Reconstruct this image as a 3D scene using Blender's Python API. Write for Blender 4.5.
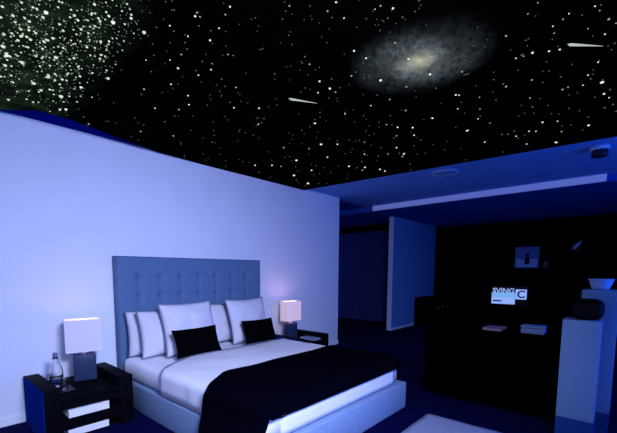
import bpy, bmesh, math, random
from mathutils import Vector, Matrix, noise
C = bpy.context.scene.collection
for o in list(bpy.data.objects):
    bpy.data.objects.remove(o)
R = math.radians
EYE = 1.33
H = 2.65            # main ceiling
HL = 2.55           # lowered ceiling beyond the light strip

# ------------------------------------------------------------------ camera
cam = bpy.data.cameras.new('camera')
camo = bpy.data.objects.new('camera', cam); C.objects.link(camo)
camo.location = (0, 0, EYE)
F, PX, PY = 361.0, 289.0, 308.0
PITCH = -math.atan(36 / F)
camo.rotation_euler = (R(90) + PITCH, 0, -R(47))
cam.sensor_width = 36
cam.lens = 36 * F / 617
cam.shift_x = (308.5 - PX) / 617
cam.shift_y = (PY - 216.5) / 617
cam.clip_start = 0.02
bpy.context.scene.camera = camo

# ------------------------------------------------------------------ world, left window light, added fill lights, exposure
w = bpy.data.worlds.new('night'); bpy.context.scene.world = w
w.use_nodes = True
w.node_tree.nodes['Background'].inputs[0].default_value = (0.02, 0.05, 0.3, 1)
w.node_tree.nodes['Background'].inputs[1].default_value = 0.3


def area(name, loc, rot, sx, sy, col, power, spread=180):
    l = bpy.data.lights.new(name, 'AREA'); l.shape = 'RECTANGLE'
    l.size = sx; l.size_y = sy; l.color = col; l.energy = power; l.spread = R(spread)
    o = bpy.data.objects.new(name, l); C.objects.link(o)
    o.location = loc; o.rotation_euler = rot
    return o


area('dusk_light_left', (-2.22, 1.3, 1.85), (0, R(-62), 0), 1.2, 3.6, (0.40, 0.50, 1.0), 24)
area('rear_fill_pale', (-0.9, -2.62, 1.75), (R(66), 0, 0), 2.0, 1.4, (0.40, 0.50, 1.0), 30, 100)  # added pale fill from the unseen rear of the room
area('rear_fill_blue', (3.7, -2.62, 1.45), (R(90), 0, 0), 3.2, 1.9, (0.015, 0.14, 1.0), 115)  # added deep-blue fill to colour the ceiling and the dim far parts
# added fill light near the ceiling, no fixture, brightens bed and headboard wall
fill_dir = Vector((1.15, 3.2, -1.95))
area('ceiling_fill', (0.7, -0.4, 2.5), fill_dir.to_track_quat('-Z', 'Y').to_euler(), 0.8, 0.8, (0.54, 0.61, 1.0), 106, 105)
vs = bpy.context.scene.view_settings
vs.view_transform = 'Standard'; vs.look = 'None'; vs.gamma = 1.0; vs.use_curve_mapping = False
vs.exposure = 0.0


# ------------------------------------------------------------------ materials
def mat(name, col, rough=0.6, spec=0.3, metal=0.0, bump=0.0, bscale=60, var=0.0, vscale=3, emit=None, estr=0, trans=0, ior=1.45, sheen=0):
    m = bpy.data.materials.new(name); m.use_nodes = True
    nt = m.node_tree; b = nt.nodes['Principled BSDF']
    b.inputs['Base Color'].default_value = (*col, 1)
    b.inputs['Roughness'].default_value = rough
    b.inputs['Specular IOR Level'].default_value = spec
    b.inputs['Metallic'].default_value = metal
    b.inputs['Transmission Weight'].default_value = trans
    b.inputs['IOR'].default_value = ior
    if sheen: b.inputs['Sheen Weight'].default_value = sheen
    if emit:
        b.inputs['Emission Color'].default_value = (*emit, 1)
        b.inputs['Emission Strength'].default_value = estr
    tc = nt.nodes.new('ShaderNodeTexCoord')
    if bump:
        n = nt.nodes.new('ShaderNodeTexNoise'); n.inputs['Scale'].default_value = bscale; n.inputs['Detail'].default_value = 4
        bp = nt.nodes.new('ShaderNodeBump'); bp.inputs['Strength'].default_value = bump; bp.inputs['Distance'].default_value = 0.004
        nt.links.new(tc.outputs['Object'], n.inputs['Vector'])
        nt.links.new(n.outputs['Fac'], bp.inputs['Height']); nt.links.new(bp.outputs['Normal'], b.inputs['Normal'])
    if var:
        n = nt.nodes.new('ShaderNodeTexNoise'); n.inputs['Scale'].default_value = vscale; n.inputs['Detail'].default_value = 3
        r = nt.nodes.new('ShaderNodeValToRGB')
        r.color_ramp.elements[0].position = 0.3; r.color_ramp.elements[1].position = 0.7
        r.color_ramp.elements[0].color = (*[c * (1 - var) for c in col], 1)
        r.color_ramp.elements[1].color = (*[min(1, c * (1 + var)) for c in col], 1)
        nt.links.new(tc.outputs['Object'], n.inputs['Vector'])
        nt.links.new(n.outputs['Fac'], r.inputs['Fac']); nt.links.new(r.outputs['Color'], b.inputs['Base Color'])
    return m


M = {}
M['wall'] = mat('painted_wall', (0.72, 0.76, 0.86), 0.75, 0.15, bump=0.05, bscale=120, var=0.02)
M['ceil'] = mat('painted_ceiling', (0.22, 0.42, 0.86), 0.85, 0.1, var=0.02)
M['ceil_shade'] = mat('shaded_ceiling_blue', (0.002, 0.008, 0.20), 0.85, 0.0)  # dark blue for the shade on the ceiling by the wall
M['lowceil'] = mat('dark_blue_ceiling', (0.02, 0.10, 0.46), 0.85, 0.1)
M['carpet'] = mat('navy_carpet', (0.0015, 0.002, 0.040), 0.95, 0.05, bump=0.6, bscale=300, var=0.3, vscale=90)
M['wall_dim'] = mat('dimmed_wall_blue', (0.17, 0.33, 0.60), 0.8, 0.1, bump=0.05, bscale=120)  # wall colour darkened in place of light falling off with distance
M['trim'] = mat('white_trim', (0.80, 0.83, 0.9), 0.5, 0.3)
M['base_fab'] = mat('blue_upholstery', (0.215, 0.31, 0.47), 0.8, 0.15, bump=0.25, bscale=500, var=0.05, vscale=40)
M['head_fab'] = mat('blue_headboard_fabric', (0.092, 0.165, 0.30), 0.8, 0.15, bump=0.25, bscale=500, var=0.06, vscale=30)
M['pillow_linen'] = mat('pillow_linen', (0.60, 0.60, 0.68), 0.85, 0.1, bump=0.2, bscale=90)
M['linen'] = mat('white_linen', (0.80, 0.80, 0.86), 0.85, 0.1, bump=0.2, bscale=90)
M['sheet'] = mat('white_sheet', (0.84, 0.85, 0.92), 0.85, 0.1, bump=0.2, bscale=90)
M['piping'] = mat('grey_piping', (0.16, 0.18, 0.30), 0.8, 0.1)
M['black_fab'] = mat('black_velvet', (0.0012, 0.0012, 0.002), 0.95, 0.0, bump=0.2, bscale=150)
M['throw'] = mat('black_knit', (0.0010, 0.0010, 0.004), 0.95, 0.0, bump=0.3, bscale=200)
M['black_wood'] = mat('black_stained_wood', (0.002, 0.002, 0.004), 0.6, 0.03, bump=0.05, bscale=40)
M['lit_side'] = mat('lit_black_side', (0.001, 0.025, 0.22), 0.7, 0.0, bump=0.05, bscale=40)  # black wood with the light from the left put into its colour
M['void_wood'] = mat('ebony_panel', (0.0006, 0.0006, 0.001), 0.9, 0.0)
M['white_lacquer'] = mat('grey_white_lacquer', (0.20, 0.32, 0.50), 0.55, 0.25)
M['paper'] = mat('white_paper', (0.85, 0.85, 0.88), 0.8, 0.1, bump=0.1)
M['shade'] = mat('cream_lampshade', (0.66, 0.62, 0.72), 0.9, 0.05, bump=0.15, bscale=400, emit=(0.95, 0.72, 1.0), estr=0.06)
M['shade_warm'] = mat('warm_lampshade', (0.80, 0.74, 0.72), 0.9, 0.05, bump=0.15, bscale=400, emit=(1.0, 0.62, 0.66), estr=0.33)
M['lampbase'] = mat('grey_stone', (0.022, 0.04, 0.09), 0.4, 0.2, var=0.1, vscale=25)
M['chrome'] = mat('chrome', (0.7, 0.7, 0.75), 0.2, 0.5, metal=1)
M['glass'] = mat('clear_glass', (0.97, 0.98, 1), 0.02, 0.5, trans=1, ior=1.3)
M['water'] = mat('dark_liquid', (0.05, 0.08, 0.25), 0.05, 0.4, trans=0.4, ior=1.33)
M['black_lacquer'] = mat('black_lacquer', (0.006, 0.006, 0.01), 0.2, 0.5)
M['rug'] = mat('white_shag', (0.31, 0.36, 0.50), 0.95, 0.05, bump=1.0, bscale=140, var=0.08, vscale=60)
M['leather'] = mat('black_leather', (0.003, 0.003, 0.004), 0.6, 0.1, bump=0.1, bscale=90)
M['bowl'] = mat('pale_blue_ceramic', (0.35, 0.50, 0.80), 0.4, 0.3)
M['bluebox'] = mat('grey_blue_box', (0.22, 0.30, 0.50), 0.6, 0.2)
M['book'] = mat('mauve_cover', (0.30, 0.20, 0.28), 0.7, 0.1)
M['bronze'] = mat('brown_wood', (0.30, 0.18, 0.13), 0.6, 0.2)
M['silver'] = mat('dull_silver', (0.5, 0.5, 0.55), 0.4, 0.4, metal=0.6)
M['navy_gloss'] = mat('navy_door', (0.05, 0.06, 0.26), 0.35, 0.3)
M['led'] = mat('strip_diffuser', (0.3, 0.36, 0.5), 0.6, 0.2, emit=(0.17, 0.22, 0.66), estr=0.42)
M['spot_dark'] = mat('dark_can', (0.01, 0.012, 0.03), 0.5, 0.3)
M['spot_light'] = mat('pale_mount', (0.6, 0.68, 0.85), 0.5, 0.3)
M['screen'] = mat('lit_screen', (0.02, 0.02, 0.03), 0.3, 0.3, emit=(0.30, 0.45, 1.0), estr=0.95)
M['screen2'] = mat('lit_screen_cyan', (0.02, 0.02, 0.03), 0.3, 0.3, emit=(0.20, 0.50, 1.0), estr=0.85)
M['ink'] = mat('screen_ink', (0.01, 0.015, 0.10), 0.4, 0.2, emit=(0.02, 0.03, 0.4), estr=0.3)
M['print'] = mat('pale_print', (0.26, 0.30, 0.50), 0.6, 0.2)
M['print_light'] = mat('pale_print_ground', (0.85, 0.85, 0.9), 0.6, 0.2)
M['print_dark'] = mat('print_figure', (0.006, 0.008, 0.03), 0.6, 0.2)


# ------------------------------------------------------------------ builders
def B(): return bmesh.new()


def box(bm, x0, x1, y0, y1, z0, z1, bev=0.0, seg=2):
    g = bmesh.ops.create_cube(bm, size=1)['verts']
    for v in g:
        v.co = Vector(((x0 + x1) / 2 + v.co.x * (x1 - x0), (y0 + y1) / 2 + v.co.y * (y1 - y0), (z0 + z1) / 2 + v.co.z * (z1 - z0)))
    if bev:
        es = list({e for v in g for e in v.link_edges})
        bmesh.ops.bevel(bm, geom=es, offset=bev, segments=seg, profile=0.5, affect='EDGES')
    return bm


def lathe(bm, prof, cx=0, cy=0, n=32, cap=True):
    rings = []
    for r, z in prof:
        rings.append([bm.verts.new((cx + r * math.cos(2 * math.pi * k / n), cy + r * math.sin(2 * math.pi * k / n), z)) for k in range(n)])
    for a, b in zip(rings, rings[1:]):
        for k in range(n):
            bm.faces.new((a[k], a[(k + 1) % n], b[(k + 1) % n], b[k]))
    if cap:
        bm.faces.new(list(reversed(rings[0]))); bm.faces.new(rings[-1])
    return bm


def tube(bm, pts, r, n=8, closed=False):
    pts = [Vector(p) for p in pts]; rings = []
    N = len(pts)
    for i, p in enumerate(pts):
        a = pts[(i - 1) % N] if (closed or i > 0) else p
        b = pts[(i + 1) % N] if (closed or i < N - 1) else p
        d = (b - a).normalized()
        up = Vector((0, 1, 0)) if abs(d.y) < 0.9 else Vector((1, 0, 0))
        s = d.cross(up).normalized(); t = s.cross(d)
        rings.append([bm.verts.new(p + (s * math.cos(2 * math.pi * k / n) + t * math.sin(2 * math.pi * k / n)) * r) for k in range(n)])
    for i in range(N if closed else N - 1):
        a, b = rings[i], rings[(i + 1) % N]
        for k in range(n):
            bm.faces.new((a[k], a[(k + 1) % n], b[(k + 1) % n], b[k]))
    if not closed:
        bm.faces.new(rings[0]); bm.faces.new(list(reversed(rings[-1])))
    return bm


def softbox(bm, x0, x1, y0, y1, z0, z1, r, cell=0.04, amp=0.0, freq=3.0, seed=0):
    """rounded dense box with gentle cloth undulation"""
    me = {}
    nx, ny, nz = [max(2, int((b - a) / cell)) for a, b in ((x0, x1), (y0, y1), (z0, z1))]
    lo = Vector((x0, y0, z0)); hi = Vector((x1, y1, z1))
    il = Vector((x0 + r, y0 + r, z0 + min(r, (z1 - z0) / 2.01))); ih = Vector((x1 - r, y1 - r, z1 - min(r, (z1 - z0) / 2.01)))

    def vert(i, j, k):
        key = (i, j, k)
        if key in me: return me[key]
        p = Vector((x0 + (x1 - x0) * i / nx, y0 + (y1 - y0) * j / ny, z0 + (z1 - z0) * k / nz))
        q = Vector((min(max(p.x, il.x), ih.x), min(max(p.y, il.y), ih.y), min(max(p.z, il.z), ih.z)))
        d = p - q
        nrm = d.normalized() if d.length > 1e-6 else Vector((0, 0, 1))
        p = q + nrm * min(r, (z1 - z0) / 2.01)
        if amp:
            p += nrm * amp * noise.noise(Vector((p.x * freq + seed, p.y * freq, p.z * freq * 1.6)))
        me[key] = bm.verts.new(p); return me[key]
    for i in range(nx):
        for j in range(ny):
            for k in (0, nz):
                f = [vert(i, j, k), vert(i + 1, j, k), vert(i + 1, j + 1, k), vert(i, j + 1, k)]
                bm.faces.new(f if k else f[::-1])
    for i in range(nx):
        for k in range(nz):
            for j in (0, ny):
                f = [vert(i, j, k), vert(i, j, k + 1), vert(i + 1, j, k + 1), vert(i + 1, j, k)]
                bm.faces.new(f if j else f[::-1])
    for j in range(ny):
        for k in range(nz):
            for i in (0, nx):
                f = [vert(i, j, k), vert(i, j + 1, k), vert(i, j + 1, k + 1), vert(i, j, k + 1)]
                bm.faces.new(f if i else f[::-1])
    return bm


def obj(name, bm, m, parent=None, smooth=False, off=None):
    if off is not None:
        bmesh.ops.translate(bm, verts=bm.verts, vec=-Vector(off))
    bmesh.ops.recalc_face_normals(bm, faces=bm.faces)
    me = bpy.data.meshes.new(name); bm.to_mesh(me); bm.free()
    for mm in (m if isinstance(m, (list, tuple)) else [m]): me.materials.append(mm)
    if smooth:
        for p in me.polygons: p.use_smooth = True
    o = bpy.data.objects.new(name, me); C.objects.link(o)
    if parent: o.parent = parent
    return o


def tag(o, label, cat, group=None):
    o['label'] = label; o['category'] = cat
    if group: o['group'] = group
    return o


def thing(name, label, cat, loc=(0, 0, 0), rz=0, group=None):
    o = bpy.data.objects.new(name, None); C.objects.link(o)
    o.empty_display_size = 0.1
    o.location = loc; o.rotation_euler = (0, 0, rz)
    return tag(o, label, cat, group)


def struct(name, bm, m, parent=None, smooth=False):
    o = obj(name, bm, m, parent, smooth)
    if not parent: o['kind'] = 'structure'
    return o


def single(name, label, cat, bm, m, loc, group=None, smooth=False):
    """a thing that is one mesh; verts given in place, origin moved to its base"""
    o = obj(name, bm, m, None, smooth, off=loc); o.location = loc
    return tag(o, label, cat, group)


def copy_tree(o, parent=None):
    c = o.copy(); C.objects.link(c)
    if parent: c.parent = parent
    for ch in list(o.children): copy_tree(ch, c)
    return c


def auto(o, ang=40):
    for p in o.data.polygons: p.use_smooth = True
    o.data.set_sharp_from_angle(angle=R(ang))
    return o


# ------------------------------------------------------------------ the room
XL, YR, YW, XF = -2.2, -2.6, 3.85, 10.3
WE, PL = 5.45, 7.53        # end of headboard wall, start of the next piece of wall
HB = 6.5                   # hall end
struct('floor', box(B(), XL, XF, YR, HB, -0.1, 0), M['carpet'])
struct('wall_headboard', box(B(), XL, WE, YW, YW + 0.15, 0, H), M['wall'])
struct('wall_corner', box(B(), PL, XF, YW, YW + 0.10, 0, HL), M['wall_dim'])
struct('pale_jamb_face', box(B(), PL - 0.012, PL - 0.0005, YW - 0.004, YW + 0.104, 0, HL - 0.001), M['trim'])  # pale facing added to make the jamb brighter than the wall face
struct('wall_far', box(B(), XF, XF + 0.15, YR, HB, 0, HL), M['wall'])
struct('wall_hall', box(B(), WE - 0.15, WE, YW + 0.15, HB, 0, H), M['wall'])
struct('wall_hall_end', box(B(), WE - 0.15, XF + 0.15, HB, HB + 0.15, 0, H), M['wall'])


def wall_with_hole(axis, c0, c1, a0, a1, h0, h1, z0, z1):
    bm = B()
    def bx(p0, p1, q0, q1):
        if axis == 'x': box(bm, c0, c1, p0, p1, q0, q1)
        else: box(bm, p0, p1, c0, c1, q0, q1)
    bx(a0, h0, 0, H); bx(h1, a1, 0, H); bx(h0, h1, 0, z0); bx(h0, h1, z1, H)
    return bm


struct('wall_left', wall_with_hole('x', XL - 0.15, XL, YR - 0.15, YW + 0.15, -0.5, 3.1, 1.15, 2.5), M['wall'])
struct('wall_rear', wall_with_hole('y', YR - 0.15, YR, XL - 0.15, XF + 0.15, -1.95, 5.4, 0.5, 2.4), M['wall'])
bm = B()
for y in (-0.5, 0.7, 1.9, 3.06): box(bm, XL - 0.14, XL - 0.09, y, y + 0.04, 1.15, 2.5)
for z in (1.15, 2.46): box(bm, XL - 0.14, XL - 0.09, -0.5, 3.1, z, z + 0.04)
struct('window_1', bm, M['trim'])
bm = B()
for x in (-1.95, -0.48, 1.1, 2.1, 3.7, 5.36): box(bm, x, x + 0.04, YR - 0.14, YR - 0.09, 0.5, 2.4)
for z in (0.5, 2.36): box(bm, -1.95, 5.4, YR - 0.14, YR - 0.09, z, z + 0.04)
struct('rear_fill_window', bm, M['trim'])  # unseen rear window, added as an opening for the rear fill lights
struct('baseboard_headboard', box(B(), XL, WE + 0.012, YW - 0.012, YW, 0.0, 0.075, 0.003), M['trim'])
struct('baseboard_corner', box(B(), PL, XF, YW - 0.012, YW, 0.0, 0.06, 0.003), M['trim'])
XS = 6.62
struct('ceiling', box(B(), XL - 0.15, XS, YR - 0.15, YW + 0.15, H, H + 0.15), M['ceil'])
struct('ceiling_shade_strip', box(B(), XL, 2.3, 3.45, YW - 0.001, H - 0.004, H - 0.0002), M['ceil_shade'])  # added dark sheet, stands for shade on the ceiling along the wall
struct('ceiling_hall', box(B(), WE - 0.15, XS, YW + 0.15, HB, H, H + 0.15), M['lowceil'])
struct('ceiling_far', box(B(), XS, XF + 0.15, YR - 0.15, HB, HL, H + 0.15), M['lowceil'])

# ------------------------------------------------------------------ bed
BL = (2.385, 2.62, 0)
bed = thing('bed', 'blue upholstered platform bed with tall button-tufted headboard', 'bed', BL)
auto(obj('bed_base', box(B(), 1.45, 3.315, 1.51, 3.735, 0.0, 0.26, 0.018, 3), M['base_fab'], bed, off=BL))
HX0, HX1, HY, HT = 1.475, 3.425, 3.725, 1.492
cols = [1.70 + 0.2425 * k for k in range(7)]
rows = [1.275, 1.075, 0.875, 0.675, 0.475]


def head_bm():
    bm = B(); nx, nz = 150, 112; g = {}
    def depth(x, z):
        e = min(x - HX0, HX1 - x, HT - z)
        d = 0.0
        if e < 0.03: d += 0.03 - math.sqrt(max(0, 0.03 ** 2 - (0.03 - e) ** 2))
        for c in cols:
            dx = x - c
            if abs(dx) < 0.1:
                seam = math.exp(-(dx / 0.011) ** 2)
                top = 1 / (1 + math.exp((z - rows[0] - 0.06) / 0.02))
                d += 0.006 * seam * top
                d += 0.006 * math.exp(-(dx / 0.035) ** 2) * top
                for r in rows:
                    q = dx * dx + (z - r) ** 2
                    d += 0.024 * math.exp(-q / 0.028 ** 2)
        for r in rows:
            d += 0.004 * math.exp(-((z - r) / 0.012) ** 2)
        return d
    for i in range(nx + 1):
        for k in range(nz + 1):
            x = HX0 + (HX1 - HX0) * i / nx; z = HT * k / nz
            g[i, k] = bm.verts.new((x, HY + depth(x, z), z))
    for i in range(nx):
        for k in range(nz):
            bm.faces.new((g[i, k], g[i + 1, k], g[i + 1, k + 1], g[i, k + 1]))
    rim = [g[0, k] for k in range(nz + 1)] + [g[i, nz] for i in range(1, nx + 1)] + [g[nx, k] for k in range(nz - 1, -1, -1)] + [g[i, 0] for i in range(nx - 1, 0, -1)]
    back = [bm.verts.new((v.co.x, YW - 0.030, v.co.z)) for v in rim]
    n = len(rim)
    for i in range(n):
        bm.faces.new((rim[i], rim[(i + 1) % n], back[(i + 1) % n], back[i]))
    bm.faces.new(back)
    return bm


head = auto(obj('headboard', head_bm(), M['head_fab'], bed, off=BL), 50)
for r in rows[:3]:
    for c in cols:
        b_ = B(); bmesh.ops.create_icosphere(b_, subdivisions=2, radius=0.013)
        for v in b_.verts: v.co = Vector((v.co.x + c, v.co.y * 0.5 + HY + 0.036, v.co.z + r))
        obj('button', b_, M['head_fab'], head, True, off=BL)

bm = softbox(B(), 1.475, 3.27, 1.60, 3.70, 0.262, 0.465, 0.06, 0.045, 0.006, 4, 3)
single('mattress', 'white sheeted mattress lying on the blue upholstered bed base', 'mattress', bm, M['sheet'], (2.37, 2.65, 0.262), smooth=True)

# duvet: an open shell over the mattress, folded back diagonally near the pillows
DX0, DX1, DY0, DTOP, DR = 1.458, 3.30, 1.565, 0.492, 0.075


def drape_path(x0, x1, ztop, r, zn, zf, n=8):
    """section across the bed from near hem to far hem"""
    P = [(x0 - 0.004, zn), (x0 - 0.006, (zn + ztop - r) / 2), (x0, ztop - r)]
    P += [(x0 + r - r * math.cos(R(90) * k / n), ztop - r + r * math.sin(R(90) * k / n)) for k in range(1, n + 1)]
    m = 26
    P += [(x0 + r + (x1 - x0 - 2 * r) * k / m, ztop) for k in range(1, m)]
    P += [(x1 - r + r * math.sin(R(90) * k / n), ztop - r + r * math.cos(R(90) * k / n)) for k in range(0, n + 1)]
    P += [(x1 + 0.006, (zf + ztop - r) / 2), (x1 + 0.004, zf)]
    return P


def duvet_bm():
    bm = B(); P = drape_path(DX0, DX1, DTOP, DR, 0.27, 0.275)
    n = len(P); rowsv = []
    ys = [DY0 + (3.13 - DY0) * t / 44 for t in range(45)]
    for t, y in enumerate(ys):
        row = []
        for i, (x, z) in enumerate(P):
            yy = y
            f = t / 44
            near = max(0, min(1, (1.95 - x) / 0.5))
            yy -= f * 0.26 * near ** 1.3
            yy += 0.02 * f * noise.noise(Vector((x * 3, 7, z * 3)))
            dz = 0.011 * noise.noise(Vector((x * 3.2, yy * 3.2, 1.7))) + 0.004 * noise.noise(Vector((x * 9, yy * 7, 4)))
            side = 1 if z < DTOP - 0.02 else 0
            dx = 0.006 * noise.noise(Vector((yy * 9, z * 2, x))) * side
            e = yy - DY0
            xx, zz = x, z
            if e < DR:                       # round over the foot end
                k = DR - math.sqrt(max(0, DR * DR - (DR - e) ** 2))
                if z > DTOP - DR: zz = z - k * 0.95 * min(1, (z - DTOP + DR) / (DR * 0.9))
                k2 = k * 1.9
                xx = min(max(x, DX0 + k2), DX1 - k2)
            row.append(bm.verts.new((xx + dx, yy, zz + dz)))
        rowsv.append(row)
    for a, b in zip(rowsv, rowsv[1:]):
        for i in range(n - 1):
            bm.faces.new((a[i], a[i + 1], b[i + 1], b[i]))
    # foot end hanging down
    foot = []
    for v, (x, z) in zip(rowsv[0], P):
        if z >= DTOP - DR - 1e-6 and (not foot or v.co.x - foot[-1].co.x > 0.012): foot.append(v)
    prev = foot
    for k in range(1, 5):
        cur = []
        for v in foot:
            z = v.co.z + (0.272 - v.co.z) * k / 4
            cur.append(bm.verts.new((v.co.x, DY0 - 0.006 + 0.004 * noise.noise(Vector((v.co.x * 8, z * 5, 2))), z)))
        for i in range(len(foot) - 1):
            bm.faces.new((prev[i], cur[i], cur[i + 1], prev[i + 1]))
        prev = cur
    bmesh.ops.remove_doubles(bm, verts=bm.verts, dist=0.003)
    return bm


dv = single('duvet', 'white duvet spread over the bed under the black throw', 'duvet', duvet_bm(), M['linen'], (2.38, 2.4, 0.27), smooth=True)
md = dv.modifiers.new('thick', 'SOLIDIFY'); md.thickness = 0.02; md.offset = -1
# stitched hem along the turned edge of the duvet
hem = B()
pts = []
for i, (x, z) in enumerate(drape_path(DX0, DX1, DTOP, DR, 0.29, 0.30)):
    near = max(0, min(1, (1.95 - x) / 0.5))
    pts.append((x if 1.6 < x < 3.2 else x + (-0.004 if x < 2 else 0.004), 3.122 - 0.26 * near ** 1.3, z + (0.005 if z > 0.45 else 0)))
h = obj('hem', tube(hem, pts, 0.005, 6), M['piping'], dv, True, off=(2.38, 2.4, 0.27))

# black throw over the foot half
def throw_bm():
    bm = B(); P = drape_path(DX0 - 0.022, DX1 + 0.022, DTOP + 0.016, DR + 0.014, 0.075, 0.10)
    P = P[:1] + [(P[0][0] - 0.004, 0.16), (P[0][0] - 0.004, 0.26)] + P[1:]
    n = len(P); Y0, Y1 = DY0 - 0.016, 2.36; rv = []
    r = DR + 0.014
    for t in range(41):
        f = t / 40; row = []
        for i, (x, z) in enumerate(P):
            y = Y0 + (Y1 - Y0) * f
            near = max(0, min(1, (1.75 - x) / 0.3))
            sd = max(0, min(1, (DTOP - z) / 0.35))
            y -= 0.20 * f * near * (1 - sd) + 0.12 * f * sd * near
            y += (1 - f) ** 2 * 0.07 * sd
            y += 0.012 * f * noise.noise(Vector((x * 4, 3, z * 4)))
            dz = 0.009 * noise.noise(Vector((x * 3.2, y * 3.2, 1.7)))
            dx = 0.012 * noise.noise(Vector((y * 7, z * 3, x))) * sd
            e = y - Y0; xx, zz = x, z
            if e < r:
                k = r - math.sqrt(max(0, r * r - (r - e) ** 2))
                if z > DTOP - DR: zz = z - k * 0.95 * min(1, (z - DTOP + DR) / (DR * 0.9))
                xx = min(max(x, P[0][0] + k * 1.7), P[-1][0] - k * 1.7)
            row.append(bm.verts.new((xx + dx, y, zz + dz)))
        rv.append(row)
    for a, b in zip(rv, rv[1:]):
        for i in range(n - 1): bm.faces.new((a[i], a[i + 1], b[i + 1], b[i]))
    prev = []                                # short overhang down the foot
    for v, (x, z) in zip(rv[0], P):
        if z >= DTOP - DR - 1e-6 and (not prev or v.co.x - prev[-1].co.x > 0.012): prev.append(v)
    cur = [bm.verts.new((v.co.x, Y0 - 0.004, min(v.co.z - 0.004, 0.412))) for v in prev]
    for i in range(len(prev) - 1):
        bm.faces.new((prev[i], cur[i], cur[i + 1], prev[i + 1]))
    bmesh.ops.remove_doubles(bm, verts=bm.verts, dist=0.003)
    return bm


th = single('throw_blanket', 'black throw blanket draped across the foot half of the white bed', 'blanket', throw_bm(), M['throw'], (2.38, 1.95, 0.075), smooth=True)
md = th.modifiers.new('thick', 'SOLIDIFY'); md.thickness = 0.012; md.offset = 1

# pillows
def pillow_bm(wd, ht, tk, ear=0.06, seed=0, n=26, amp=0.02):
    bm = B(); S = {}
    for s in (1, -1):
        for i in range(n + 1):
            for j in range(n + 1):
                u, v = 2 * i / n - 1, 2 * j / n - 1
                x = u * (1 - ear * (1 - v * v)) * wd / 2; z = v * (1 - ear * (1 - u * u)) * ht / 2
                t = max(0, (1 - abs(u) ** 2.6) * (1 - abs(v) ** 2.6)) ** 0.55 * tk / 2
                t += amp * noise.noise(Vector((u * 2.1 + seed, v * 2.1, s * 2 + seed))) * min(1, 3 * (1 - max(abs(u), abs(v))))
                edge = i in (0, n) or j in (0, n)
                if edge and s == -1: S[s, i, j] = S[1, i, j]
                else: S[s, i, j] = bm.verts.new((x, -s * t if not edge else 0, z + ht / 2))
        for i in range(n):
            for j in range(n):
                q = [S[s, i, j], S[s, i + 1, j], S[s, i + 1, j + 1], S[s, i, j + 1]]
                bm.faces.new(q if s == 1 else q[::-1])
    return bm


def pillow(name, label, cat, group, m, cx, cy, cz, wd, ht, tk, lean, rz, roll=0, ear=0.06, seed=0, pipe=None):
    t = thing(name, label, cat, (cx, cy, cz), 0, group)
    t.rotation_euler = (R(-lean), R(roll), R(rz))
    obj('cover', pillow_bm(wd, ht, tk, ear, seed), m, t, True)
    if pipe:
        pts = []
        n = 14
        for (u0, v0), (u1, v1) in (((-1, -1), (1, -1)), ((1, -1), (1, 1)), ((1, 1), (-1, 1)), ((-1, 1), (-1, -1))):
            for k in range(n):
                u = u0 + (u1 - u0) * k / n; v = v0 + (v1 - v0) * k / n
                pts.append((u * (1 - ear * (1 - v * v)) * wd / 2, 0, v * (1 - ear * (1 - u * u)) * ht / 2 + ht / 2))
        obj('piping', tube(B(), pts, 0.006, 6, True), pipe, t, True)
    return t


G = 'white pillows against the headboard'
ZT = 0.485
pillow('pillow', 'white pillow at the very back, its edge peeking out beside the carafe nightstand', 'pillow', G, M['pillow_linen'], 1.85, 3.61, ZT - 0.01, 0.68, 0.46, 0.13, 7, 0, 0, seed=1, pipe=M['piping'])
pillow('pillow', 'white piped pillow overlapped by the large front one, nearest the carafe nightstand', 'pillow', G, M['pillow_linen'], 1.90, 3.45, ZT - 0.01, 0.66, 0.475, 0.15, 12, 2, 0, seed=2, pipe=M['piping'])
pillow('pillow', 'white pillow seen in the gap between the two big front pillows', 'pillow', G, M['pillow_linen'], 2.80, 3.55, ZT - 0.005, 0.68, 0.475, 0.15, 11, 0, 0, seed=5, pipe=M['piping'])
pillow('pillow', 'large white square pillow behind the wider black cushion', 'pillow', G, M['pillow_linen'], 2.06, 3.28, ZT, 0.64, 0.545, 0.17, 16, 2, 0, ear=0.07, seed=9, pipe=M['piping'])
pillow('pillow', 'large white square pillow behind the smaller black cushion, next to the warm lamp', 'pillow', G, M['pillow_linen'], 2.91, 3.32, ZT, 0.63, 0.54, 0.17, 16, 3, 0, ear=0.07, seed=13, pipe=M['piping'])
G = 'black lumbar cushions'
pillow('cushion', 'wide black lumbar cushion leaning on the pillow nearer the carafe', 'cushion', G, M['black_fab'], 2.01, 3.09, ZT + 0.02, 0.54, 0.28, 0.13, 20, 3, 0, ear=0.07, seed=21)
pillow('cushion', 'black lumbar cushion leaning on the pillow nearer the warm glowing lamp', 'cushion', G, M['black_fab'], 2.87, 3.11, ZT + 0.02, 0.48, 0.28, 0.13, 20, -2, 0, ear=0.07, seed=25)


# ------------------------------------------------------------------ nightstands
NW, ND, NH, NT = 0.682, 0.63, 0.425, 0.115


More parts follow.
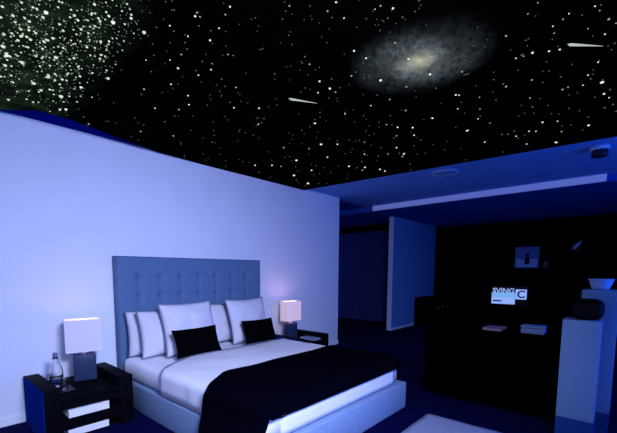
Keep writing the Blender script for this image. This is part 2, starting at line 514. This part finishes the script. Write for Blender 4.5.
def nightstand(label, x0, y0):
    t = thing('nightstand', label, 'nightstand', (x0, y0, 0), 0, 'black nightstands beside the bed')
    sp = auto(obj('side_panel', box(B(), 0.004, NT, 0, ND, 0, NH, 0.004), M['black_wood'], t))
    obj('side_lit_face', box(B(), 0, 0.0039, 0.003, ND - 0.003, 0.003, NH - 0.003), M['lit_side'], sp)  # outer face of the black panel, grazing light painted in as navy
    auto(obj('side_panel', box(B(), NW - NT, NW, 0, ND, 0, NH, 0.004), M['black_wood'], t))
    auto(obj('top', box(B(), NT, NW - NT, 0.0, ND, 0.305, 0.345, 0.003), M['black_wood'], t))
    auto(obj('shelf_board', box(B(), NT, NW - NT, 0.02, ND, 0.150, 0.165, 0.002), M['black_wood'], t))
    auto(obj('bottom', box(B(), NT, NW - NT, 0.02, ND, 0.0, 0.012, 0.001), M['black_wood'], t))
    obj('apron', box(B(), NT, NW - NT, 0.004, 0.024, 0.245, 0.305), M['black_wood'], t)
    obj('rail', box(B(), NT, NW - NT, 0.004, 0.0199, 0.075, 0.15), M['black_wood'], t)
    obj('back_panel', box(B(), NT, NW - NT, ND - 0.012, ND, 0.012, 0.30), M['black_wood'], t)
    return t


NL, NY = 0.667, 3.17
nightstand('black open nightstand with raised sides holding the carafe and cooler lamp', NL, NY)
NRX = 3.58
nightstand('black open nightstand on the far side of the bed by the wall end', NRX, NY)


def lamp(label, cx, cy, z0, shade_m, warm, rz=0):
    t = thing('table_lamp', label, 'lamp', (cx, cy, z0), R(rz), 'box-shaded bedside lamps')
    auto(obj('lamp_base', box(B(), -0.092, 0.092, -0.05, 0.05, 0.0005, 0.235, 0.006), M['lampbase'], t))
    obj('stem', lathe(B(), [(0.022, 0.2351), (0.022, 0.245), (0.009, 0.25), (0.009, 0.40)], n=16), M['chrome'], t, True)
    bm = B(); hw, hd, za, zb, th_ = 0.143, 0.075, 0.272, 0.555, 0.004
    for s in (-1, 1):
        box(bm, -hw, hw, s * hd - th_ / 2, s * hd + th_ / 2, za, zb)
        box(bm, s * hw - th_ / 2, s * hw + th_ / 2, -hd, hd, za, zb)
    sh = obj('lamp_shade', bm, shade_m, t)
    for z in (za, zb):
        obj('rim', tube(B(), [(-hw, -hd, z), (hw, -hd, z), (hw, hd, z), (-hw, hd, z)], 0.0045, 6, True), M['trim'], sh)
    bm = B(); box(bm, -hw, hw, -0.004, 0.004, 0.392, 0.398); box(bm, -0.004, 0.004, -hd, hd, 0.392, 0.398)
    obj('spider', bm, M['chrome'], sh)
    bm = B(); bmesh.ops.create_uvsphere(bm, u_segments=16, v_segments=10, radius=0.03)
    bmesh.ops.translate(bm, verts=bm.verts, vec=(0, 0, 0.435))
    obj('bulb', bm, M['glow'], t, True)
    l = bpy.data.lights.new('bulb_light', 'POINT'); l.energy = warm[0]; l.color = warm[1]; l.shadow_soft_size = 0.05
    lo = bpy.data.objects.new('bulb_light', l); C.objects.link(lo); lo.parent = t; lo.location = (0, 0, 0.50)
    return t


M['glow'] = mat('bulb_glow', (0.9, 0.85, 0.85), 0.5, 0.2, emit=(1.0, 0.7, 0.8), estr=1.2)
lamp('lit grey-based lamp with cream box shade beside the glass carafe', 1.10, 3.60, 0.345, M['shade'], (0.8, (1.0, 0.6, 0.9)), -14)
lamp('warm pinkish glowing lamp with box shade on the nightstand past the bed', 3.90, 3.60, 0.345, M['shade_warm'], (1.5, (1.0, 0.52, 0.62)))

# carafe, tumbler, tray on the near nightstand
TZ = 0.345
single('tray', 'small black lacquer tray under the glass carafe on the nightstand', 'tray', box(B(), 0.775, 0.935, 3.30, 3.60, TZ + 0.001, TZ + 0.012, 0.004), M['black_lacquer'], (0.85, 3.45, TZ))
t = thing('carafe', 'clear glass carafe with dark stopper standing on the near nightstand', 'carafe', (0.85, 3.52, TZ + 0.0125))
obj('bottle', lathe(B(), [(0.046, 0), (0.052, 0.01), (0.052, 0.12), (0.045, 0.16), (0.024, 0.20), (0.019, 0.225), (0.022, 0.25), (0.019, 0.25), (0.016, 0.225), (0.020, 0.20), (0.041, 0.158), (0.048, 0.12), (0.048, 0.012), (0.02, 0.008)], n=28), M['glass'], t, True)
obj('drink', lathe(B(), [(0.0465, 0.0135), (0.0465, 0.055)], n=28), M['water'], t, True)
obj('stopper', lathe(B(), [(0.013, 0.235), (0.013, 0.255), (0.02, 0.262), (0.022, 0.275), (0.012, 0.288)], n=20), M['piping'], t, True)
t = thing('tumbler', 'short clear glass tumbler beside the carafe on the black tray', 'glass', (0.865, 3.37, TZ + 0.0125))
obj('cup', lathe(B(), [(0.03, 0), (0.036, 0.09), (0.033, 0.09), (0.028, 0.008)], n=24), M['glass'], t, True)
# magazines on the shelves
G = 'white magazine stacks in the near nightstand'
def mags(label, x0, x1, y0, z0, n, th_):
    t = thing('magazine_stack', label, 'magazines', ((x0 + x1) / 2, y0, z0), 0, G)
    for k in range(n):
        obj('magazine', box(B(), -(x1 - x0) / 2 + 0.004 * (k % 2), (x1 - x0) / 2, 0, 0.24, k * th_ + 0.0005, (k + 1) * th_, 0.002), M['paper'], t)
mags('white magazine stack on the upper shelf of the near nightstand', 0.835, 1.145, 3.178, 0.1655, 3, 0.022)
mags('white magazine stack on the lowest board of the near nightstand', 0.825, 1.135, 3.178, 0.0125, 3, 0.019)
single('paper', 'pale paper lying on the far nightstand beside the warm lamp', 'paper', box(B(), 3.97, 4.13, 3.22, 3.48, TZ + 0.0005, TZ + 0.028, 0.005), M['bluebox'], (4.05, 3.35, TZ))

# ------------------------------------------------------------------ rug
single('rug', 'white shag rug on the dark floor past the foot of the bed', 'rug', softbox(B(), 1.0, 3.27, -0.6, 1.272, 0.0, 0.022, 0.01, 0.05, 0.004, 12), M['rug'], (2.1, 0.3, 0), smooth=True)

# ------------------------------------------------------------------ console with things on it
t = thing('console', 'long low black console on the dark floor past the foot of the bed', 'console', (4.15, 1.01, 0))
OFF = (4.15, 1.01, 0)
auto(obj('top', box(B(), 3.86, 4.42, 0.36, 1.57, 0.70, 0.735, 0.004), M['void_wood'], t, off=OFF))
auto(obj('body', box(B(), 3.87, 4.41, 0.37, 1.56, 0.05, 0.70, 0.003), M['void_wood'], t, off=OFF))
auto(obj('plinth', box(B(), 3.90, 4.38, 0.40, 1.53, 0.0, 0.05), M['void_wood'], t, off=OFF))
for k in range(3):
    y = 0.385 + k * 0.394
    d = auto(obj('door', box(B(), 3.856, 3.87, y, y + 0.388, 0.07, 0.685, 0.003), M['void_wood'], t, off=OFF))
CT = 0.7352
single('book', 'thin mauve book lying flat on the black console top', 'book', box(B(), 4.06, 4.28, 0.885, 1.055, CT, CT + 0.028, 0.003), M['book'], (4.17, 0.97, CT))
t = thing('storage_box', 'grey-blue rounded box on the console near the white plinths', 'box', (4.16, 0.63, CT))
auto(obj('body', box(B(), -0.08, 0.08, -0.095, 0.095, 0, 0.055, 0.015, 4), M['bluebox'], t))
auto(obj('lid', box(B(), -0.082, 0.082, -0.097, 0.097, 0.0555, 0.08, 0.012, 4), M['bluebox'], t))

# ------------------------------------------------------------------ plinths
G = 'white display plinths'
M['plinth_shade'] = mat('shaded_plinth_blue', (0.015, 0.06, 0.24), 0.6, 0.1)  # darker blue for the dim lower part of the plinths


def plinth(label, x0, y0, wd, top):
    t = thing('plinth', label, 'plinth', (x0 + wd / 2, y0 + wd / 2, 0), 0, G)
    auto(obj('body', box(B(), -wd / 2, wd / 2, -wd / 2, wd / 2, 0.195, top, 0.004), M['white_lacquer'], t))
    obj('base', box(B(), -wd / 2 + 0.001, wd / 2 - 0.001, -wd / 2 + 0.001, wd / 2 - 0.001, 0, 0.1945), M['plinth_shade'], t)  # lower part of the plinth, its dimming put into the colour
    return t


plinth('shorter white display plinth with the black bag on top', 3.471, 0.11, 0.231, 0.966)
plinth('taller white display plinth with the pale bowl on top', 3.788, 0.03, 0.230, 1.186)
single('handbag', 'rounded black leather bag lying on the shorter white plinth', 'bag', softbox(B(), 3.48, 3.69, 0.105, 0.30, 0.968, 1.125, 0.06, 0.02, 0.004, 9), M['leather'], (3.58, 0.19, 0.968), smooth=True)
def bowl_bm():
    return lathe(B(), [(0.050, 0), (0.056, 0.010), (0.083, 0.088), (0.079, 0.088), (0.052, 0.016)], n=32)
single('bowl', 'flared pale blue bowl standing on the taller white plinth', 'bowl', bowl_bm(), M['bowl'], (0, 0, 0), smooth=True).location = (3.88, 0.15, 1.1865)

# ------------------------------------------------------------------ far wall unit and things on it
WX = 9.9
WL = (10.1, 0.8, 0)
wu = thing('wall_unit', 'black full-height shelving unit covering the far wall', 'shelving unit', WL)
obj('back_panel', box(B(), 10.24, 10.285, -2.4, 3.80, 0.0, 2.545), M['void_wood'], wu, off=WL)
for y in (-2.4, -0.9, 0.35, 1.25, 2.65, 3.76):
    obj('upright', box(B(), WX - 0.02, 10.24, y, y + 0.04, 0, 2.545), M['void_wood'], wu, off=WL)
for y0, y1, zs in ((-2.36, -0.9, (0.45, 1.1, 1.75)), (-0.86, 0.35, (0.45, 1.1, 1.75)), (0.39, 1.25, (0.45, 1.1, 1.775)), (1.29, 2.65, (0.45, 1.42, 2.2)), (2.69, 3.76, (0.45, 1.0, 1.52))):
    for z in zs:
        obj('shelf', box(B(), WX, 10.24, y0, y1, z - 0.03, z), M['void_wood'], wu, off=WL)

# framed picture leaning on the shelf
t = thing('picture', 'framed picture with a dark figure on the far shelf above the lit screen', 'picture', (9.97, 1.735, 1.4205))
t.rotation_euler = (0, R(6), 0); t.scale = (0.88, 0.88, 0.88)
bm = B()
for a in ((-0.27, 0.27, 0, 0.03), (-0.27, 0.27, 0.53, 0.56), (-0.27, -0.24, 0.03, 0.53), (0.24, 0.27, 0.03, 0.53)):
    box(bm, -0.012, 0.012, a[0], a[1], a[2], a[3])
obj('frame', bm, M['print'], t)
obj('print', box(B(), -0.006, 0.006, -0.24, 0.24, 0.03, 0.53), M['print'], t)
obj('print_ground', box(B(), -0.009, -0.006, -0.24, 0.24, 0.03, 0.24), M['print_light'], t)
bm = B(); lathe(bm, [(0.045, 0.10), (0.06, 0.16), (0.05, 0.26), (0.02, 0.28), (0.04, 0.32), (0.03, 0.38)], n=12)
for v in bm.verts: v.co = Vector((-0.0105 + v.co.x * 0.02, v.co.y - 0.01, v.co.z))
obj('figure', bm, M['print_dark'], t, True)
single('small_box', 'small brown box on the far shelf beside the framed picture', 'box', box(B(), 9.95, 10.05, 1.315, 1.405, 1.4205, 1.58, 0.004), M['bronze'], (10.0, 1.36, 1.42))
# slanted sculpture
t = thing('sculpture', 'small slanted silver sculpture on the far shelf above the plinths', 'sculpture', (10.0, 0.83, 1.7755))
obj('foot', box(B(), -0.05, 0.05, -0.05, 0.05, 0, 0.02, 0.003), M['void_wood'], t)
bm = B(); bmesh.ops.create_icosphere(bm, subdivisions=3, radius=1)
for v in bm.verts:
    p = Vector((v.co.x * 0.05, v.co.y * 0.055 * (1 - 0.5 * v.co.z), v.co.z * 0.14))
    v.co = Matrix.Rotation(R(38), 3, 'X') @ p + Vector((0, 0, 0.13))
obj('wing', bm, M['silver'], t, True)
single('ornament', 'tiny silver pyramid ornament on the far shelf nearest the corner', 'ornament', lathe(B(), [(0.07, 1.5205), (0.02, 1.60), (0.005, 1.62)], 10.0, 3.0, 4), M['spot_dark'], (10.0, 3.0, 1.52))

# television
t = thing('television', 'lit television with lettering on the dark far shelving unit', 'television', (9.93, 2.04, 0.4505))
auto(obj('housing', box(B(), 0.0, 0.05, -0.42, 0.42, 0.06, 0.56, 0.006), M['void_wood'], t))
obj('stand', box(B(), -0.04, 0.10, -0.16, 0.16, 0.0, 0.06, 0.004), M['void_wood'], t)
sc = obj('screen', box(B(), -0.003, 0.0, -0.39, 0.39, 0.085, 0.535), M['black_lacquer'], t)
def pic(y0, y1, z0, z1, m, nm, d=0.006):
    return obj(nm, box(B(), -d, -0.003, y0, y1, z0, z1), m, sc)
pic(-0.13, 0.37, 0.11, 0.27, M['screen'], 'caption_panel')
pic(-0.13, 0.37, 0.27, 0.385, M['screen2'], 'picture_panel')
pic(-0.36, -0.135, 0.235, 0.47, M['screen'], 'badge_panel')


def lettering(body, size, y, z, m, nm, d=0.0075):
    cu = bpy.data.curves.new(nm, 'FONT'); cu.body = body; cu.size = size; cu.extrude = 0.0012; cu.align_x = 'CENTER'
    cu.offset = size * 0.025
    tmp = bpy.data.objects.new(nm, cu); C.objects.link(tmp)
    me = bpy.data.meshes.new_from_object(tmp.evaluated_get(bpy.context.evaluated_depsgraph_get()))
    bpy.data.objects.remove(tmp)
    o = bpy.data.objects.new(nm, me); C.objects.link(o); me.materials.clear(); me.materials.append(m)
    o.rotation_euler = (R(90), 0, R(-90)); o.location = (-d, y, z); o.parent = sc
    return o


lettering('SVING', 0.165, 0.12, 0.375, M['screen'], 'lettering')
lettering('C', 0.24, -0.25, 0.275, M['ink'], 'lettering')
pic(0.16, 0.34, 0.165, 0.20, M['ink'], 'caption_bar', 0.0075)

# corner cabinet
t = thing('cabinet', 'low black cabinet in the corner against the short stretch of wall', 'cabinet', (9.0, 3.6, 0))
OFF = (9.0, 3.6, 0)
auto(obj('body', box(B(), 8.72, 9.8, 3.40, 3.835, 0.0, 0.70, 0.004), M['void_wood'], t, off=OFF))
for k in range(3):
    x = 8.74 + k * 0.35
    d = auto(obj('door', box(B(), x, x + 0.34, 3.385, 3.40, 0.05, 0.67, 0.002), M['void_wood'], t, off=OFF))
    b_ = B(); bmesh.ops.create_icosphere(b_, subdivisions=2, radius=0.018)
    bmesh.ops.translate(b_, verts=b_.verts, vec=(x + 0.27, 3.37, 0.45))
    obj('knob', b_, M['silver'], d, True, off=OFF)

# ------------------------------------------------------------------ hall wardrobe
t = thing('wardrobe', 'tall navy wardrobe standing in the dark hall opening', 'wardrobe', (8.75, 5.2, 0))
OFF = (8.75, 5.2, 0)
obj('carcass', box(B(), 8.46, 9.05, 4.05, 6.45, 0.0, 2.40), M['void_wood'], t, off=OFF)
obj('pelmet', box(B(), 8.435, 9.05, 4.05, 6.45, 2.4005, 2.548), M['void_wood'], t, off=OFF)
for k in range(4):
    y = 4.06 + k * 0.597
    d = auto(obj('door', box(B(), 8.435, 8.46, y, y + 0.59, 0.04, 2.38, 0.003), M['navy_gloss'], t, off=OFF))
    yh = y + (0.53 if k % 2 == 0 else 0.05)
    obj('handle', tube(B(), [(8.41, yh, 0.95), (8.41, yh, 1.15)], 0.007, 8), M['spot_dark'], d, True, off=OFF)

# ------------------------------------------------------------------ ceiling fittings
t = thing('strip_light', 'long glowing blue strip light along the ceiling step', 'light', (XS - 0.03, 2.0, HL + 0.005))
OFF = (XS - 0.03, 2.0, HL + 0.005)
obj('housing', box(B(), XS - 0.02, XS - 0.0005, 0.29, 3.84, HL + 0.003, H - 0.001), M['trim'], t, off=OFF)
obj('diffuser', box(B(), XS - 0.032, XS - 0.02, 0.29, 3.84, HL + 0.003, H - 0.001, 0.002), M['led'], t, off=OFF)
t = thing('ceiling_speaker', 'round flush ceiling speaker between star panel and strip light', 'speaker', (5.04, 1.86, H))
obj('ring', lathe(B(), [(0.165, -0.0005), (0.165, -0.012), (0.145, -0.014), (0.140, -0.004)], n=40), M['spot_light'], t, True)
obj('grille', lathe(B(), [(0.139, -0.0006), (0.139, -0.008), (0.05, -0.009)], n=40), M['ceil'], t, True)
t = thing('ceiling_spotlight', 'round ceiling spotlight with pale mount and dark can', 'light', (5.16, 0.30, H))
obj('mount', lathe(B(), [(0.085, -0.0005), (0.085, -0.03), (0.07, -0.036)], n=32), M['spot_light'], t, True)
obj('can', lathe(B(), [(0.068, -0.0365), (0.070, -0.10), (0.058, -0.105)], n=32), M['spot_dark'], t, True)
G = 'tiny recessed downlights in the low ceiling'
for x, y, lb in ((9.05, 2.95, 'tiny recessed downlight in the low ceiling nearest the hall opening'), (9.2, 1.35, 'tiny recessed downlight in the low ceiling above the framed picture'), (9.2, 1.75, 'tiny recessed downlight in the low ceiling, middle one of three')):
    dl = thing('downlight', lb, 'light', (x, y, HL), 0, G)
    obj('trim_ring', lathe(B(), [(0.05, -0.0005), (0.05, -0.008), (0.038, -0.008)], n=24), M['silver'], dl, True)
    obj('lens', lathe(B(), [(0.036, -0.001), (0.036, -0.006)], n=24), M['spot_light'], dl, True)

# ------------------------------------------------------------------ star ceiling
PZ = 2.622
SX = '0.592,2.211,11 0.673,2.418,8.9 0.737,2.611,12.1 0.498,2.711,12.6 0.548,2.527,8.8 0.609,2.825,12.4 0.544,2.943,11.3 0.849,2.041,11.4 0.9,1.943,8.2 0.995,2,10.8 0.904,3.143,16.2 0.722,3.069,12.4 1.044,2.63,11.4 0.961,2.892,10.5 0.72,2.158,6.7 0.996,3.358,11.9 0.591,2.264,8.1 0.531,2.802,10.8 0.545,2.582,8.4 0.685,2.163,6.1 0.539,2.218,5.9 0.8,2.083,7.2 0.896,2.219,6.7 0.751,2.051,6 0.908,2.74,8.6 0.53,2.34,6.1 0.696,2.795,7.6 0.509,2.533,7.1 0.814,2.543,7.3 0.83,2.368,6.9 0.598,2.617,7.5 0.502,2.414,6.2 0.809,2.918,8.1 0.659,2.459,7.8 1.115,1.691,7.1 1.252,1.677,5.3 1.278,1.796,7.3 1.175,1.856,5.5 1.064,1.85,5.3 1.301,2.179,8.9 1.195,1.509,5.9 1.122,2.244,5.5 1.275,2.596,7.1 1.371,2.393,6.9 1.454,2.04,6.4 1.42,1.979,5.6 1.436,2.155,6.6 1.622,2.573,7.8 1.539,2.451,7.4 1.471,2.823,7.9 1.894,2.36,7.9 1.222,2.136,5.5 2.04,1.618,8.8 2.169,1.626,9.2 2.157,1.724,7.2 2.033,2.22,8.7 2.239,2.455,7.9 2.561,2.078,11.3 3.007,2.36,15.2 3.121,2.238,10.1 3.386,2.564,11.3 3.229,2.893,16.2 3.691,3.351,20.1 3.668,3.027,14 4.154,3.495,21.9 3.173,3.241,13.3 3.033,3.392,12.1 3.846,2.581,14.7 4.016,2.46,14.8 4.221,2.368,13.9 4.338,2.362,14.1 2.598,1.549,7 3.134,1.592,9.8 3.624,1.846,10.4 3.744,2.007,9.9 2.584,1.781,7.4 3.58,2.203,9.9 3.259,2.008,9 1.748,0.931,6.9 1.524,1.112,5.8 1.694,0.999,4.4 1.642,1.147,5.1 1.91,1.26,7.6 2.023,1.247,7.3 2.311,1.308,11.5 2.465,1.034,9.8 2.205,1.062,7.9 2.87,1.006,8.8 3.027,0.89,6.7 3.156,1.289,10.1 3.234,1.497,10.8 3.117,1.073,7.9 3.245,0.946,8 3.601,0.963,7.8 3.637,1.153,9.1 2.162,1.624,8.5 2.987,0.709,6.3 2.643,0.582,5.5 3.431,1.012,7.6 3.136,1.59,8.1 2.191,0.403,4.8 2.247,0.453,5 2.408,0.203,5.4 2.463,0.188,5 2.386,0.302,5 2.415,0.329,5.6 2.445,0.375,5.3 2.518,0.379,5.4 2.596,0.241,5.3 2.717,0.177,6.5 2.641,0.131,5.2 2.647,0.498,8.3 2.695,0.424,7.1 2.718,0.376,7 2.651,0.544,6 2.643,0.582,6.1 3.038,0.22,6.8 3.366,0.214,13.7 3.589,0.212,9.5 3.692,0.187,7.4 3.329,0.313,6.9 3.292,0.392,7 3.297,0.618,8.2 2.982,0.705,7 3.187,0.277,6.6 3.888,0.624,10.4 3.95,0.527,8.6 4.243,0.338,12.4 4.261,0.532,10.2 4.089,0.703,9.2 4.045,0.75,9.2 4.105,0.865,9.5 4.563,0.609,14 4.423,0.834,10.1 4.077,1.13,10 3.643,1.164,11 3.996,0.909,7.5 3.864,1.879,14.3 3.417,1.566,9.5 2.891,0.991,7.3'
def glow(name, col, strength):
    m = mat(name, (0.01, 0.01, 0.01), 0.9, 0.0, emit=col, estr=strength)
    m.cycles.emission_sampling = 'NONE'
    return m
M['star_bright'] = glow('star_bright', (0.95, 1.0, 0.95), 1.0)
M['star_mid'] = glow('star_mid', (0.92, 1.0, 0.95), 0.42)
M['star_faint'] = glow('star_faint', (0.9, 1.0, 0.95), 0.14)
M['star_green'] = glow('star_green', (0.86, 1.0, 0.78), 0.8)
M['star_green_faint'] = glow('star_green_faint', (0.78, 1.0, 0.74), 0.28)


def panel_material():
    m = bpy.data.materials.new('star_mural'); m.use_nodes = True
    nt = m.node_tree; L = nt.links; b = nt.nodes['Principled BSDF']
    b.inputs['Base Color'].default_value = (0.002, 0.002, 0.002, 1)
    b.inputs['Roughness'].default_value = 0.9; b.inputs['Specular IOR Level'].default_value = 0.0
    tc = nt.nodes.new('ShaderNodeTexCoord')
    def math_(op, a, b_=None, c=None):
        n = nt.nodes.new('ShaderNodeMath'); n.operation = op
        for i, v in enumerate((a, b_, c)):
            if v is None: continue
            if isinstance(v, (int, float)): n.inputs[i].default_value = v
            else: L.new(v, n.inputs[i])
        return n.outputs[0]
    sep = nt.nodes.new('ShaderNodeSeparateXYZ'); L.new(tc.outputs['Object'], sep.inputs[0])
    x, y = sep.outputs[0], sep.outputs[1]
    def noise_(scale, detail, vec=None, rough=0.6):
        n = nt.nodes.new('ShaderNodeTexNoise'); n.inputs['Scale'].default_value = scale; n.inputs['Detail'].default_value = detail
        n.inputs['Roughness'].default_value = rough
        L.new(vec or tc.outputs['Object'], n.inputs['Vector']); return n.outputs['Fac']
    dx = math_('SUBTRACT', x, GCX); dy = math_('SUBTRACT', y, GCY)
    a = math_('ADD', math_('MULTIPLY', dx, GA), math_('MULTIPLY', dy, GB))
    c = math_('ADD', math_('MULTIPLY', dx, GC), math_('MULTIPLY', dy, GD))
    a0, c0 = a, c
    n1 = noise_(6, 5)
    a = math_('ADD', a, math_('MULTIPLY', math_('SUBTRACT', n1, 0.5), 0.22))
    n1b = noise_(7.3, 5)
    c = math_('ADD', c, math_('MULTIPLY', math_('SUBTRACT', n1b, 0.5), 0.22))
    r = math_('SQRT', math_('ADD', math_('MULTIPLY', a, a), math_('MULTIPLY', c, c)))
    ang = math_('ARCTAN2', c, a)
    lr = math_('LOGARITHM', math_('ADD', r, 0.06), 2.718)
    arm = math_('ADD', math_('MULTIPLY', math_('COSINE', math_('ADD', math_('MULTIPLY', ang, 2.0), math_('MULTIPLY', lr, 4.2))), 0.5), 0.5)
    fall = math_('MAXIMUM', math_('SUBTRACT', 1.0, r), 0.0)
    gv = nt.nodes.new('ShaderNodeCombineXYZ'); L.new(a, gv.inputs[0]); L.new(math_('MULTIPLY', c, 0.6), gv.inputs[1])
    fine = noise_(9, 6, gv.outputs[0], 0.7)
    fine = math_('MULTIPLY', math_('MAXIMUM', math_('SUBTRACT', fine, 0.28), 0.0), 2.6)
    disc = math_('MULTIPLY', math_('POWER', fall, 1.3), math_('ADD', 0.2, math_('MULTIPLY', arm, 0.8)))
    disc = math_('MULTIPLY', disc, fine)
    core = math_('EXPONENT', math_('MULTIPLY', math_('POWER', math_('DIVIDE', r, 0.15), 1.5), -1.0))
    inner = math_('EXPONENT', math_('MULTIPLY', math_('POWER', math_('DIVIDE', r, 0.42), 2.0), -1.0))
    def scale(col, fac):
        n = nt.nodes.new('ShaderNodeVectorMath'); n.operation = 'SCALE'
        n.inputs[0].default_value = col; L.new(fac, n.inputs['Scale']); return n.outputs[0]
    def add(p, q):
        n = nt.nodes.new('ShaderNodeVectorMath'); n.operation = 'ADD'; L.new(p, n.inputs[0]); L.new(q, n.inputs[1]); return n.outputs[0]
    e = scale((0.125, 0.170, 0.190), disc)
    e = add(e, scale((0.13, 0.145, 0.18), math_('MULTIPLY', inner, fine)))
    e = add(e, scale((0.34, 0.33, 0.19), core))
    # faint green star dust of the dense cluster
    edge = math_('SUBTRACT', math_('MINIMUM', math_('ADD', 0.97, math_('MULTIPLY', y, 0.035)), math_('ADD', 0.055, math_('MULTIPLY', y, 0.5))), x)
    mask = math_('MINIMUM', math_('MAXIMUM', math_('MULTIPLY', edge, 3.0), 0.0), 1.0)
    dust = math_('MULTIPLY', mask, math_('MULTIPLY', math_('POWER', noise_(7, 3, None, 0.6), 2.5), math_('POWER', noise_(48, 3, None, 0.6), 2.0)))
    e = add(e, scale((0.13, 0.24, 0.14), dust))
    L.new(e, b.inputs['Emission Color']); b.inputs['Emission Strength'].default_value = 1.0
    m.cycles.emission_sampling = 'NONE'
    return m


GCX, GCY = 2.279, 1.034
GA, GB, GC, GD = 0.653, -2.214, 2.183, 0.628
bm = B()
outline = [(-1.6, -2.0), (4.96, -2.0), (4.47, 3.845), (2.6, 3.845), (2.0, 3.81), (1.5, 3.69), (1.1, 3.56), (0.85, 3.56), (0.55, 3.845), (-1.6, 3.845)]
lo = [bm.verts.new((px, py, PZ)) for px, py in outline]; hi = [bm.verts.new((px, py, H - 0.0045)) for px, py in outline]
bm.faces.new(lo[::-1]); bm.faces.new(hi)
for i in range(len(lo)): bm.faces.new((lo[i], lo[(i + 1) % len(lo)], hi[(i + 1) % len(lo)], hi[i]))
panel = obj('star_panel', bm, panel_material())
tag(panel, 'black night-sky ceiling panel with stars, a galaxy and two shooting stars', 'ceiling panel')
bd = bpy.data.meshes.new('bead')
bm = B(); bmesh.ops.create_icosphere(bm, subdivisions=2, radius=1)
bmesh.ops.delete(bm, geom=[v for v in bm.verts if v.co.z > 0.35], context='VERTS')
bm.to_mesh(bd); bm.free()
TMPL = ([tuple(v.co) for v in bd.vertices], [tuple(p.vertices) for p in bd.polygons])


def in_cluster(x, y): return x < min(1.04 + (y - 2.0) * 0.035, 0.93 + 0.5 * (y - 1.75))
def add_bead(bm, x, y, r, mi):
    vs_ = [bm.verts.new((x + c[0] * r, y + c[1] * r, PZ + c[2] * r)) for c in TMPL[0]]
    for p in TMPL[1]:
        bm.faces.new([vs_[i] for i in p]).material_index = mi
listed = sorted([tuple(float(q) for q in t.split(',')) for t in SX.split()], key=lambda s: -s[2] / math.hypot(s[0], s[1]))
shared = {}
for i, (x, y, r) in enumerate(listed[:90]):
    bright = M['star_green'] if in_cluster(x, y) and i % 3 else M['star_bright']
    if bright.name not in shared:
        me = bd.copy(); me.name = 'star_bead'; me.materials.append(bright)
        for p in me.polygons: p.use_smooth = True
        shared[bright.name] = me
    o = bpy.data.objects.new('star', shared[bright.name]); C.objects.link(o)
    o.parent = panel; o.location = (x, y, PZ); k = r * (0.0009 if in_cluster(x, y) else 0.00078); o.scale = (k, k, k)
rng = random.Random(11)
bm = B()
for x, y, r in listed[90:]: add_bead(bm, x, y, r * 0.00068, 0 if rng.random() < 0.6 else 1)
def density(x, y):
    d = math.sqrt(x * x + y * y + 1.69)
    return 1.0 / d ** 3, d
n = 0
while n < 1000:
    x = rng.uniform(0.2, 4.6); y = rng.uniform(-0.5, 3.75)
    q, d = density(x, y)
    if x > 4.86 - 0.082 * y - 0.06 or in_cluster(x, y) or rng.random() > q * 7: continue
    t = rng.random(); n += 1
    add_bead(bm, x, y, (0.42 + 0.4 * t ** 3) * d / 400, 1 if t > 0.88 else 2)
n = 0
while n < 3300:
    x = rng.uniform(-0.4, 1.4); y = rng.uniform(1.2, 3.8)
    if not in_cluster(x + 0.12 * rng.random(), y) or (0.6 < x < 1.95 and y > 3.50): continue
    q, d = density(x, y)
    heart = math.exp(-((x - 0.62) ** 2 + (y - 2.55) ** 2) / 0.35)
    if rng.random() > q * 14 * (0.45 + 0.9 * heart): continue
    t = rng.random(); n += 1
    add_bead(bm, x, y, (0.34 + 0.75 * t ** 9 + 0.10 * heart) * d / 400, 3 if t > 0.7 else 4)
st = obj('star_field', bm, [M['star_bright'], M['star_mid'], M['star_faint'], M['star_green'], M['star_green_faint']], panel, True)
st['kind'] = 'stuff'
def streak(x0, y0, x1, y1, w0):
    bm = B(); d = Vector((x1 - x0, y1 - y0, 0)); s = Vector((-d.y, d.x, 0)).normalized()
    rings = []
    for k in range(13):
        f = k / 12; wv = w0 * (math.sqrt(max(0, 1 - (1 - f * 12) ** 2)) if f < 1 / 12 else 1 - (f - 1 / 12) * 0.95)
        wv = max(wv, 0.0006) * 0.8; c = Vector((x0, y0, PZ)) + d * f
        rings.append([bm.verts.new(c + s * wv * math.cos(t) + Vector((0, 0, -wv * math.sin(t)))) for t in [math.pi * j / 6 for j in range(7)]])
    for a, b_ in zip(rings, rings[1:]):
        for j in range(6): bm.faces.new((a[j], a[j + 1], b_[j + 1], b_[j]))
    return bm
M['streak'] = glow('comet_glow', (0.85, 1.0, 0.95), 0.55)
for a in [(2.075, 1.94, 2.282, 1.834, 0.013), (2.687, 0.337, 2.849, 0.19, 0.012)]:
    obj('shooting_star', streak(*a), M['streak'], panel, True)
